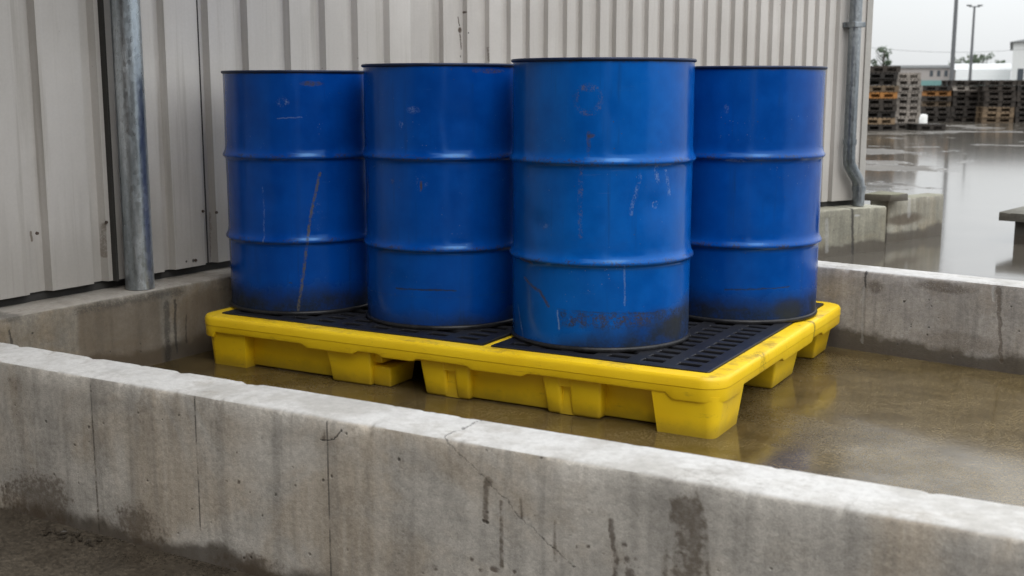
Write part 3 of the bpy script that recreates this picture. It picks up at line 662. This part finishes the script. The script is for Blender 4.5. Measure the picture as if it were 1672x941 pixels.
# black grates: a sheet with rows of slots
def grate(x0, x1, y0, y1):
    def cuts(a, b, edge, hole, bar):
        n = int((b - a - 2 * edge + bar) / (hole + bar)); k = (b - a - 2 * edge + bar) / n / (hole + bar); xs = [a, a + edge]
        for i in range(n):
            xs.append(xs[-1] + hole * k)
            if i < n - 1: xs.append(xs[-1] + bar * k)
        xs[-1] = b - edge; return xs + [b]
    xs, ys = cuts(x0, x1, .045, .066, .042), cuts(y0, y1, .04, .034, .026)
    bm = bmesh.new(); vs = [[bm.verts.new((x, y, PT + .004)) for y in ys] for x in xs]
    for i in range(len(xs) - 1):
        for j in range(len(ys) - 1):
            if i % 2 == 1 and j % 2 == 1 and i < len(xs) - 2 and j < len(ys) - 2: continue
            bm.faces.new((vs[i][j], vs[i + 1][j], vs[i + 1][j + 1], vs[i][j + 1]))
    o = link('deck_grate', bm, M_GRATE, pal); m = o.modifiers.new('thick', 'SOLIDIFY'); m.thickness = .032; m.offset = -1
    b = o.modifiers.new('bev', 'BEVEL'); b.width = .003; b.segments = 2; b.limit_method = 'ANGLE'
grate(RW_ + .003, DIV - .017, RW_ + .003, PV - RW_ - .003); grate(DIV + .017, PU - RW_ - .003, RW_ + .003, PV - RW_ - .003)
# front legs, webs and fork opening
ZR = .1085
def leg(x0, x1, y0, y1, groove=None, ix=.012, iy=.02, corner=None):
    bm = bmesh.new()
    if corner:                                # the corner foot follows the rounded corner of the rim
        n = 8; r = .050; top, bot = [], []
        def ring(xa, xb, ya, yb, z, r):
            p = [(xa, ya), ] + [(xb - r + r * math.sin(R(90 * i / n)), ya + r - r * math.cos(R(90 * i / n))) for i in range(n + 1)] + [(xb, yb), (xa, yb)]
            if corner < 0: p = [(xa + xb - x, y) for x, y in p][::-1]
            return [bm.verts.new((x, y, z)) for x, y in p]
        A = ring(x0 + ix, x1 - ix, y0 + iy, y1 - .012, FZ, .026); B = ring(x0, x1, y0, y1, ZR, r)
        for i in range(len(A)): bm.faces.new((A[i], A[(i + 1) % len(A)], B[(i + 1) % len(A)], B[i]))
        bm.faces.new(A[::-1]); bm.faces.new(B)
        link('leg', bm, M_Y, pal, 40); return
    if groove:
        taper(bm, x0, groove[0], y0, y1, FZ, ZR, ix, .001, iy, .007); taper(bm, groove[1], x1, y0, y1, FZ, ZR, .001, ix, iy, .007)
        box(bm, groove[0] - .012, groove[1] + .012, y0 + .022, y1 - .02, FZ + .002, ZR - .002); box(bm, groove[0] - .012, groove[1] + .012, y0 + .006, y0 + .03, ZR * .72, ZR - .001)
    else: taper(bm, x0, x1, y0, y1, FZ, ZR, ix, ix, iy, .012, .007)
    link('leg', bm, M_Y, pal, 50)
def web(x0, x1, y0, y1, z0=FZ + .004, arch=0.0):
    bm = bmesh.new(); taper(bm, x0, x1, y0, y1, z0, ZR - .001, .0, .0, .012, 0, .004); link('web_panel', bm, M_Y, pal, 50)
L = [(.025, fx(405) + .004), (fx(535), fx(607)), (fx(686), fx(768)), (fx(884), fx(982)), (fx(1067), PU - .016)]
yb = .20
leg(L[0][0], L[0][1], .016, yb, None, .014, .016, -1); leg(L[1][0], L[1][1], .022, yb)
leg(L[2][0], L[2][1], .025, yb, (fx(727), fx(741))); leg(L[3][0], L[3][1], .025, yb, (fx(915), fx(928))); leg(L[4][0], L[4][1] + .006, .008, yb + .02, None, .016, .012, 1)
web(L[0][1] - .018, L[1][0] + .018, .062, .085); web(L[2][1] - .018, L[3][0] + .018, .055, .080); web(L[3][1] - .018, L[4][0] + .018, .070, .092)
# broken second leg return beside the fork opening, and the pocket's inner block
bm = bmesh.new(); taper(bm, L[1][1] - .012, fx(632), .05, yb, FZ, .055, 0, .006, .008, .01, .006); taper(bm, L[1][1] - .012, fx(618), .05, yb, .064, ZR, 0, .0, .004, .01, .005); link('leg_return', bm, M_Y, pal, 50)
# legs along the right, left and back sides
SY = [(PV * .46, PV * .66), (PV - .24, PV - .03)]
for x0, x1 in ((PU - .30, PU - .035), (.035, .26)):
    for y0, y1 in SY:
        bm = bmesh.new(); taper(bm, x0, x1, y0, y1, FZ, ZR, .02, .02, .02, .02, .008); link('leg', bm, M_Y, pal, 50)
for y0, y1 in SY:
    bm = bmesh.new(); taper(bm, DIV - .15, DIV + .15, y0, y1, FZ, ZR, .02, .02, .02, .02, .008); link('leg', bm, M_Y, pal, 50)

# ------------------------------------------------------------------ drums
DH, DR, DZ = .872, .2775, PT + .0045
def drum_geo():
    body = [(DR, .014)]
    def hoop(zc):
        return [(DR, zc - .024), (DR + .001, zc - .014), (DR + .005, zc - .0085), (DR + .0095, zc - .005), (DR + .0106, zc - .001), (DR + .0094, zc + .0035), (DR + .0055, zc + .010), (DR + .0022, zc + .017), (DR + .0008, zc + .026), (DR, zc + .032)]
    zs = [.02 + .014 * i for i in range(15)]
    body += [(DR, z) for z in zs] + hoop(.268) + [(DR, .315 + .016 * i) for i in range(14)] + hoop(.568) + [(DR, .615 + .016 * i) for i in range(15)] + [(DR, DH - .0105)]
    return body
BODY = drum_geo()
def make_drum(name, cxy, mat, label, seed, sc=(1, 1, 1)):
    t = empty(name, (cxy[0], cxy[1], DZ), math.atan2(cxy[1], cxy[0]) - R(90))     # local -y looks towards the viewpoint
    t.scale = sc; tag(t, label, 'drum', 'blue steel drums on the spill pallet')
    bm = bmesh.new(); lathe(bm, BODY, 128, False, .0022, seed); link('body', bm, mat, t, 60)
    bm = bmesh.new(); lathe(bm, [(DR - .004, DH - .013), (DR + .001, DH - .0105), (DR + .0050, DH - .0085), (DR + .0062, DH - .005), (DR + .0052, DH - .0015), (DR + .0025, DH), (DR - .001, DH - .001), (DR - .004, DH - .006)], 128, True)
    link('top_chime', bm, M_CHIME, t, 60)
    bm = bmesh.new(); lathe(bm, [(DR - .006, .012), (DR + .002, .0145), (DR + .0065, .011), (DR + .0072, .005), (DR + .0055, .0005), (DR + .0, .0), (DR - .006, .003)], 128, True)
    link('bottom_chime', bm, M_CHIME2, t, 60)
    bm = bmesh.new(); r = lathe(bm, [(DR - .0035, DH - .010), (DR - .010, DH - .016), (.20, DH - .0165), (.05, DH - .016)], 96); bm.faces.new(r[-1])
    lid = link('lid', bm, mat, t, 60)
    bm = bmesh.new(); bmesh.ops.create_cone(bm, cap_ends=True, segments=24, radius1=.032, radius2=.030, depth=.012, matrix=Matrix.Translation((.10, .16, DH - .0105))); link('bung', bm, M_CHIME, lid, 40)
    bm = bmesh.new(); r = lathe(bm, [(DR - .0065, .010), (DR - .02, .006), (.05, .006)], 96); bm.faces.new(r[-1]); link('base_plate', bm, M_CHIME, t, 60)
    return t
M_CHIME = simple('worn_dark_chime', (.008, .018, .055), .5, .3, .5, 22.0, .3)
M_CHIME2 = simple('scuffed_bottom_chime', (.022, .022, .024), .42, .4, .8, 16.0, .3)
C1, C2, C3, C4 = [Vector(c) for c in ((-.776, 4.39), (-.232, 4.140), (.289, 3.815), (.820, 4.235))]
def dk(C, px, py):
    r = ray(px, py); c = Vector((C.x, C.y)); d = Vector((r.x, r.y)); a = d.dot(d); b = -2 * d.dot(c); e = c.dot(c) - DR * DR
    q = b * b - 4 * a * e; t = (-b - math.sqrt(max(q, 0))) / (2 * a); P = CAMP + r * t
    u = c.normalized(); v = Vector((P.x, P.y)) - c
    lx = v.x * u.y - v.y * u.x; ly = v.dot(u)
    return (math.atan2(lx, -ly) * .28, P.z - DZ)
k1 = lambda x, y: dk(C1, x - 3, y); k2 = lambda x, y: dk(C2, x, y); k3 = lambda x, y: dk(C3, x, y); k4 = lambda x, y: dk(C4, x, y)
m1 = [('line', 'grime', [k1(526, 278), k1(516, 322), k1(508, 362), k1(504, 398), k1(498, 450), k1(489, 510)], .0065, 1.0, .475), ('line', 'light', [k1(429, 300), k1(432, 345), k1(433, 392)], .004, .35, .50),
      ('spot', 'light', k1(463, 158), .030, .022, .45, .56), ('line', 'light', [k1(455, 186), k1(495, 184)], .003, .3, .45), ('spot', 'light', k1(520, 350), .05, .07, .5, .61), ('spot', 'rust', k1(512, 128), .05, .012, .8, .45),
      ('spot', 'dark', k1(476, 462), .008, .003, .9, 0)]
m2 = [('line', 'dark', [k2(645, 471), k2(716, 474), k2(745, 475)], .0035, .85, .40), ('line', 'dark', [k2(600, 468), k2(830, 476)], .002, .4, .5), ('spot', 'rust', k2(687, 305), .006, .020, .9, .36), ('spot', 'light', k2(688, 300), .025, .035, .5, .58),
      ('spot', 'light', k2(675, 180), .03, .014, .35, .5), ('spot', 'rust', k2(600, 310), .02, .06, .6, .42), ('spot', 'rust', k2(800, 116), .08, .010, .8, .5), ('spot', 'rust', k2(640, 296), .01, .012, .4, .45), ('spot', 'light', k2(655, 205), .012, .02, .5, .55)]
m3 = [('ring', 'brown', k3(961, 168), .038, .012, .5, .54), ('spot', 'brown', k3(962, 150), .034, .012, .5, .50), ('line', 'rust', [k3(962, 222), k3(962, 258)], .008, .6, .50), ('spot', 'rust', k3(965, 226), .016, .008, .7, .42),
      ('line', 'brown', [k3(950, 270), k3(948, 330), k3(949, 388)], .010, .6, .54), ('line', 'light', [k3(1043, 290), k3(1037, 318), k3(1028, 352)], .008, .5, .54), ('line', 'light', [k3(1068, 278), k3(1072, 300)], .010, .5, .53),
      ('line', 'light', [k3(1084, 282), k3(1090, 320)], .009, .45, .54), ('ring', 'light', k3(1068, 337), .010, .004, .5, .54), ('line', 'rust', [k3(858, 424), k3(872, 430)], .008, .8, .40), ('line', 'rust', [k3(860, 455), k3(870, 466), k3(884, 476), k3(898, 500)], .007, .8, .42),
      ('rect', 'dark', k3(915, 510)[0], k3(1112, 510)[0], k3(980, 537)[1], k3(980, 512)[1], .008, .85, .50), ('rect', 'rust', k3(925, 510)[0], k3(1060, 510)[0], k3(980, 533)[1], k3(980, 514)[1], .006, .75, .54), ('line', 'light', [k3(912, 508), k3(914, 538)], .003, .5, .40),
      ('line', 'dark', [k3(912, 505), k3(1115, 500)], .0025, .5, .45), ('spot', 'dark', k3(1095, 535), .07, .05, .8, .32), ('line', 'light', [k3(1018, 435), k3(1019, 500)], .004, .3, .45), ('spot', 'light', k3(890, 370), .025, .012, .4, .56), ('line', 'light', [k3(850, 500), k3(858, 550)], .006, .25, .4)]
m4 = [('line', 'dark', [k4(1182, 473), k4(1240, 472), k4(1290, 468)], .003, .8, .42), ('line', 'dark', [k4(1180, 508), k4(1220, 506)], .004, .6, .42), ('spot', 'light', k4(1200, 260), .05, .006, .4, .45), ('spot', 'dark', k4(1290, 505), .09, .05, .7, .36), ('spot', 'light', k4(1185, 175), .012, .02, .25, .5)]
make_drum('steel_drum', C1, drum_mat('blue_paint_streaked', m1, (.0008, .052, .32), .085, 0, 1.0), 'blue drum with a long rust streak running down its front, left end of the pallet', 1.0, (.975, .975, .978))
make_drum('steel_drum', C2, drum_mat('blue_paint_scored', m2, (.0008, .055, .32), .035, 0, 4.0), 'blue drum with a rust fleck and thin dark score, between streaked and nearest drum', 4.0)
make_drum('steel_drum', C3, drum_mat('blue_paint_label_ghost', m3, (.0012, .082, .39), .045, .25, 7.0), 'nearest blue drum with faded ring stain and dark scraped patch near its foot', 7.0, (1.03, 1.03, 1.012))
make_drum('steel_drum', C4, drum_mat('blue_paint_clean', m4, (.0006, .057, .315), .085, 0, 10.0), 'glossy blue drum with few scratches and a blackened foot, right end of the pallet', 10.0, (.985, .985, .992))

# ------------------------------------------------------------------ yard: pallets, lamp posts, far buildings, trees
def wood_mat(name, col):
    g = G(name); oi = g.new('ObjectInfo'); rnd = V(g, oi.outputs['Random'])
    n = g.noise(g.vm('MULTIPLY', g.obj, (2, 14, 14)), 1.0, 4, .6); c = g.hsv(col, g.st(.2, .8, n, .6, 1.4) * (rnd * .9 + .55)); return g.fin(c, .75)
WOODS = {'dark': wood_mat('wet_dark_wood', (.018, .013, .009)), 'grey': wood_mat('weathered_grey_wood', (.17, .15, .13)), 'orange': wood_mat('fresh_orange_wood', (.20, .085, .018)), 'tan': wood_mat('tan_wood', (.13, .088, .05))}
def pallet_mesh(kind, w, d):
    bm = bmesh.new(); h = .14
    for i in range(7): box(bm, -w / 2 + i * (w - .1) / 6, -w / 2 + i * (w - .1) / 6 + .1, -d / 2, d / 2, h - .022, h)
    for y in (-d / 2, -.05, d / 2 - .1):
        box(bm, -w / 2, w / 2, y + .001, y + .099, h - .044, h - .0225); box(bm, -w / 2 + .001, w / 2 - .001, y, y + .1, 0, .022)
        for x in (-w / 2, -.07, w / 2 - .14): box(bm, x + .002, x + .138, y + .002, y + .098, .0225, h - .0445)
    for y in (-d * .27, d * .22): box(bm, -w / 2 + .03, w / 2 - .03, y, y + .04, .0225, h - .0225)
    me = bpy.data.meshes.new('pallet'); bmesh.ops.recalc_face_normals(bm, faces=bm.faces); bm.to_mesh(me); bm.free(); me.materials.append(WOODS[kind]); return me
PM = {k: pallet_mesh(k, 1.0, .9) for k in WOODS}
def far_z(p): return GB if FW.l(p).y < 40 else GB - .3 * (FW.l(p).y - 40) / 860
def stack(px, py, wpx, n, kinds, label, group, rz=0.0):
    base = at(px, py, GB); base.z = far_z(base); depth = base.y; w = wpx / FPX * depth
    for i in range(n):
        kd = kinds.get(i, kinds['all']); o = bpy.data.objects.new('wood_pallet', PM[kd]); COL.objects.link(o)
        o.location = (base.x + random.uniform(-.03, .03), base.y + .5 + random.uniform(-.03, .03), base.z + .004 + i * .1415)
        o.scale = (w, 1, 1); o.rotation_euler = (0, 0, rz + random.uniform(-.03, .03))
        lb = {'orange': 'bright orange pallet', 'tan': 'tan pallet', 'grey': 'grey pallet', 'dark': 'dark pallet'}[kd]
        tag(o, lb + ' ' + label, 'pallet', group + ' ' + kd)
stack(1439, 214, 50, 10, {'all': 'dark', 5: 'orange', 6: 'tan', 1: 'tan'}, 'in the tall dark stack beside the building corner', 'tall corner stack')
stack(1482, 212, 40, 9, {'all': 'grey'}, 'in the pale grey stack right of the tall dark stack', 'pale grey stack')
stack(1528, 200, 46, 7, {'all': 'dark', 5: 'orange', 3: 'tan'}, 'in the far stack with an orange layer, left of the lamp post', 'first far stack')
stack(1577, 200, 46, 8, {'all': 'dark', 6: 'grey'}, 'in the far stack below the taller lamp post', 'second far stack')
stack(1631, 201, 50, 8, {'all': 'dark', 0: 'tan', 1: 'tan', 2: 'tan'}, 'in the far stack with tan bottom layers', 'third far stack')
stack(1682, 201, 44, 8, {'all': 'dark'}, 'in the far stack cut by the right picture edge', 'fourth far stack')
p = at(1522, 214, GB); o = bpy.data.objects.new('wood_pallet', PM['dark']); COL.objects.link(o); o.location = (p.x, p.y + .4, far_z(p) + .003); o.scale = (.62, .8, 1)
tag(o, 'single dark pallet lying flat on the ground beside the pale grey stack', 'pallet')
p = at(1507, 205, GB); bm = bmesh.new(); lathe(bm, [(.10, 0), (.10, .24), (.085, .27), (.02, .28)], 16); o = link('bollard', bm, simple('white_paint', (.7, .7, .68), .5), None, 40); o.location = (p.x, p.y, far_z(p)); tag(o, 'small white bollard standing by the foot of the pale grey pallet stack', 'bollard')

M_POST = simple('grey_post', (.12, .125, .13), .5, .4)
def lamp(px, Y, h, r, label):
    p = at_depth(px, 140, Y); t = empty('lamp_post', (p.x, Y, far_z(p))); tag(t, label, 'lamp post', 'lamp posts in the yard')
    bm = bmesh.new(); tube(bm, [(0, 0, 0), (0, 0, h * .5), (0, 0, h)], [r, r * .85, r * .65], 12); link('pole', bm, M_POST, t, 60)
    bm = bmesh.new(); box(bm, -.5, .5, -.05, .05, h - .02, h + .07, .01); link('crossbar', bm, M_POST, t)
    for s in (-1, 1):
        bm = bmesh.new(); box(bm, s * .52 - .2, s * .52 + .2, -.16, .16, h + .07, h + .2, .03); link('lamp_head', bm, M_POST, t)
lamp(1553, 70, 10.0, .13, 'near dark lamp post rising past the top of the picture')
lamp(1583, 115, 8.35, .15, 'farther thin lamp post with a twin head under the cloud')

def far_house(name, px0, px1, ytop, Y, depth, wall, roof, label, kind='flat', stripe=None, wins=()):
    a, b = at_depth(px0, 140, Y), at_depth(px1, 140, Y); z0 = far_z(a); zt = at_depth(px0, ytop, Y).z; w = b.x - a.x
    t = empty(name, (a.x, Y, z0), -math.atan2(a.x, Y)); tag(t, label, 'building'); h = zt - z0
    bm = bmesh.new(); hw = h * .74 if kind == 'arch' else h * (.86 if kind == 'gable' else .9)
    box(bm, 0, w, 0, depth, 0, hw); link('wall', bm, wall, t)
    bm = bmesh.new()
    if kind == 'arch':
        n = 14; rr = [[bm.verts.new((-.3 + (w + .6) * e, depth * i / n, hw + .02 + (h - hw) * math.sin(math.pi * i / n) ** .7)) for e in (0, 1)] for i in range(n + 1)]
        for A, B in zip(rr, rr[1:]): bm.faces.new((A[0], A[1], B[1], B[0]))
        bm.faces.new([q[0] for q in rr]); bm.faces.new([q[1] for q in rr][::-1])
    elif kind == 'gable':
        q = [bm.verts.new(p) for p in ((-.4, -.4, hw + .01), (w * .5, -.4, h), (w + .4, -.4, hw + .01), (-.4, depth, hw + .01), (w * .5, depth, h), (w + .4, depth, hw + .01))]
        for f in ((0, 1, 2), (5, 4, 3), (0, 3, 4, 1), (1, 4, 5, 2), (0, 2, 5, 3)): bm.faces.new([q[i] for i in f])
    else: box(bm, -.3, w + .3, -.3, depth + .3, hw + .01, h)
    link('roof', bm, roof, t, 50)
    if stripe:
        bm = bmesh.new(); box(bm, .01, w - .01, -.06, -.005, hw * stripe[0], hw * stripe[1]); link('band', bm, stripe[2], t)
    for i, (f0, f1, g0, g1) in enumerate(wins):
        bm = bmesh.new(); box(bm, w * f0, w * f1, -.05, -.004, h * g0, h * g1); link('window', bm, M_WIN, t)
M_WIN = simple('dark_window', (.05, .06, .07), .2); M_TEAL = simple('teal_panel', (.13, .26, .25), .5); M_PALE = simple('pale_panel', (.55, .56, .55), .6); M_BRN = simple('brown_pink_wall', (.30, .275, .26), .7)
M_PALE2 = simple('pale_roof_sheet', (.40, .41, .41), .6); M_WHITE = simple('white_sheet', (.70, .72, .72), .5); M_GRF = simple('grey_roof', (.24, .25, .255), .6)
far_house('warehouse', 1455, 1556, 107, 205, 30, M_BRN, M_GRF, 'long low brownish warehouse with a grey flat roof behind the pallet stacks', 'flat', (.0, .48, M_TEAL), ((.58, .63, .58, .80), (.69, .74, .58, .80), (.80, .85, .58, .80)))
far_house('arched_shed', 1559, 1642, 102, 190, 26, M_WHITE, M_PALE2, 'white shed with a curved roof and teal band beyond the lamp posts', 'arch', (.0, .52, M_TEAL))
far_house('white_factory', 1650, 1780, 55, 150, 40, M_PALE, M_GRF, 'tall pale factory with a gabled grey roof at the right edge', 'gable', (.0, .12, M_TEAL), ((.07, .14, .22, .42), (.22, .29, .22, .42)))

M_LEAF = simple('far_foliage', (.06, .085, .05), .8, 0, .5, 2.0); M_BARK = simple('bark', (.06, .05, .04), .9)
def tree(px, Y, h, cr, label, cat='tree', n=420, seed=0):
    rnd = random.Random(seed + int(px)); p = at_depth(px, 140, Y); t = empty('tree', (p.x, Y, far_z(p))); tag(t, label, cat, 'trees behind the far buildings')
    bm = bmesh.new(); tube(bm, [(0, 0, 0), (.1, 0, h * .4), (-.05, .1, h * .85)], [h * .03, h * .02, h * .006], 7)
    for i in range(7):
        a = rnd.uniform(0, 6.3); z = h * rnd.uniform(.35, .7); tube(bm, [(0, 0, z), (math.cos(a) * cr * .5, math.sin(a) * cr * .5, z + h * .12), (math.cos(a) * cr * .8, math.sin(a) * cr * .8, z + h * .22)], [h * .012, h * .008, h * .003], 5)
    link('trunk', bm, M_BARK, t)
    bm = bmesh.new(); lobes = [(rnd.gauss(0, cr * .45), rnd.gauss(0, cr * .4), h * rnd.uniform(.45, .92), cr * rnd.uniform(.25, .5)) for _ in range(9)]
    for _ in range(n):
        lx, ly, lz, lr = rnd.choice(lobes); v = Vector((rnd.gauss(0, 1), rnd.gauss(0, 1), rnd.gauss(0, 1))).normalized() * lr * rnd.random() ** .4; c = Vector((lx, ly, lz)) + v; s = h * rnd.uniform(.018, .04)
        a = Vector((rnd.gauss(0, 1), rnd.gauss(0, 1), rnd.gauss(0, 1))).normalized(); b = a.orthogonal().normalized() * s; a = a * s * .7
        bm.faces.new([bm.verts.new(q) for q in (c - a, c + b, c + a, c - b)])
    link('crown', bm, M_LEAF, t)
tree(1441, 230, 9.0, 2.2, 'lone loose tree with a ragged top above the tall dark pallet stack', seed=3)
for px, h, lb in ((1557, 8.0, 'small round tree behind the near lamp post'), (1584, 9.0, 'taller tree right behind the farther lamp post'), (1604, 8.6, 'tree peeking over the curved white roof'), (1636, 7.0, 'low tree between the curved shed and the pale factory')):
    tree(px, 240, h * .9, 1.7, lb, seed=5)
# far wood closing the horizon to the right of the factory
rnd = random.Random(12); bm = bmesh.new()
for i in range(6500):
    px = rnd.uniform(1760, 3600); p = at_depth(px, 140, 260 + rnd.uniform(-8, 8)); hh = 6.5 + 3.0 * mnoise.noise(Vector((px * .012, 2.0, 0))) + 1.5 * mnoise.noise(Vector((px * .05, 5.0, 0)))
    c = Vector((p.x, p.y, far_z(p) + hh * rnd.random() ** .7)); a = Vector((rnd.gauss(0, 1), rnd.gauss(0, 1), rnd.gauss(0, 1))).normalized(); b = a.orthogonal().normalized() * .5; a = a * .4
    bm.faces.new([bm.verts.new(q) for q in (c - a, c + b, c + a, c - b)])
tag(link('far_wood', bm, M_LEAF), kind='stuff')
bm = bmesh.new(); a, b = at_depth(1380, 74, 100), at_depth(1720, 77, 100)
for dz in (0.0, ): tube(bm, [a.lerp(b, i / 12) + Vector((0, 0, -.5 * math.sin(math.pi * i / 12) + dz)) for i in range(13)], .014, 5)
o = link('overhead_wire', bm, M_POST); tag(o, 'thin overhead wire crossing the pale sky above the yard', 'wire')

# litter against the foot of the front wall
M_LIT = simple('wet_leaf_litter', (.035, .027, .018), .5, 0, .4, 60.0)
rnd = random.Random(4)
for i in range(16):
    q = FW.hit(110 + rnd.random() * 70, 885 + rnd.random() * 6); c = FW.w(q.x + rnd.uniform(-.03, .03), -.02 - rnd.random() * .05, GF + .004)
    bm = bmesh.new(); w = rnd.uniform(.006, .015); ang = rnd.uniform(0, 6.3)
    pts = [(-w, 0, .001), (-w * .3, w * .4, .003), (w * .5, w * .35, .005), (w, 0, .002), (w * .4, -w * .4, .002), (-w * .4, -w * .35, .004)]
    f = bm.faces.new([bm.verts.new(p) for p in pts]); r = bmesh.ops.extrude_face_region(bm, geom=[f]); bmesh.ops.translate(bm, vec=(0, 0, -.0015), verts=[v for v in r['geom'] if isinstance(v, bmesh.types.BMVert)])
    o = link('dead_leaf', bm, M_LIT); o.location = c; o.rotation_euler = (0, 0, ang); tag(o, 'dark wet leaf scrap in the small heap at the foot of the front wall', 'leaf', 'leaf scraps by the front wall')
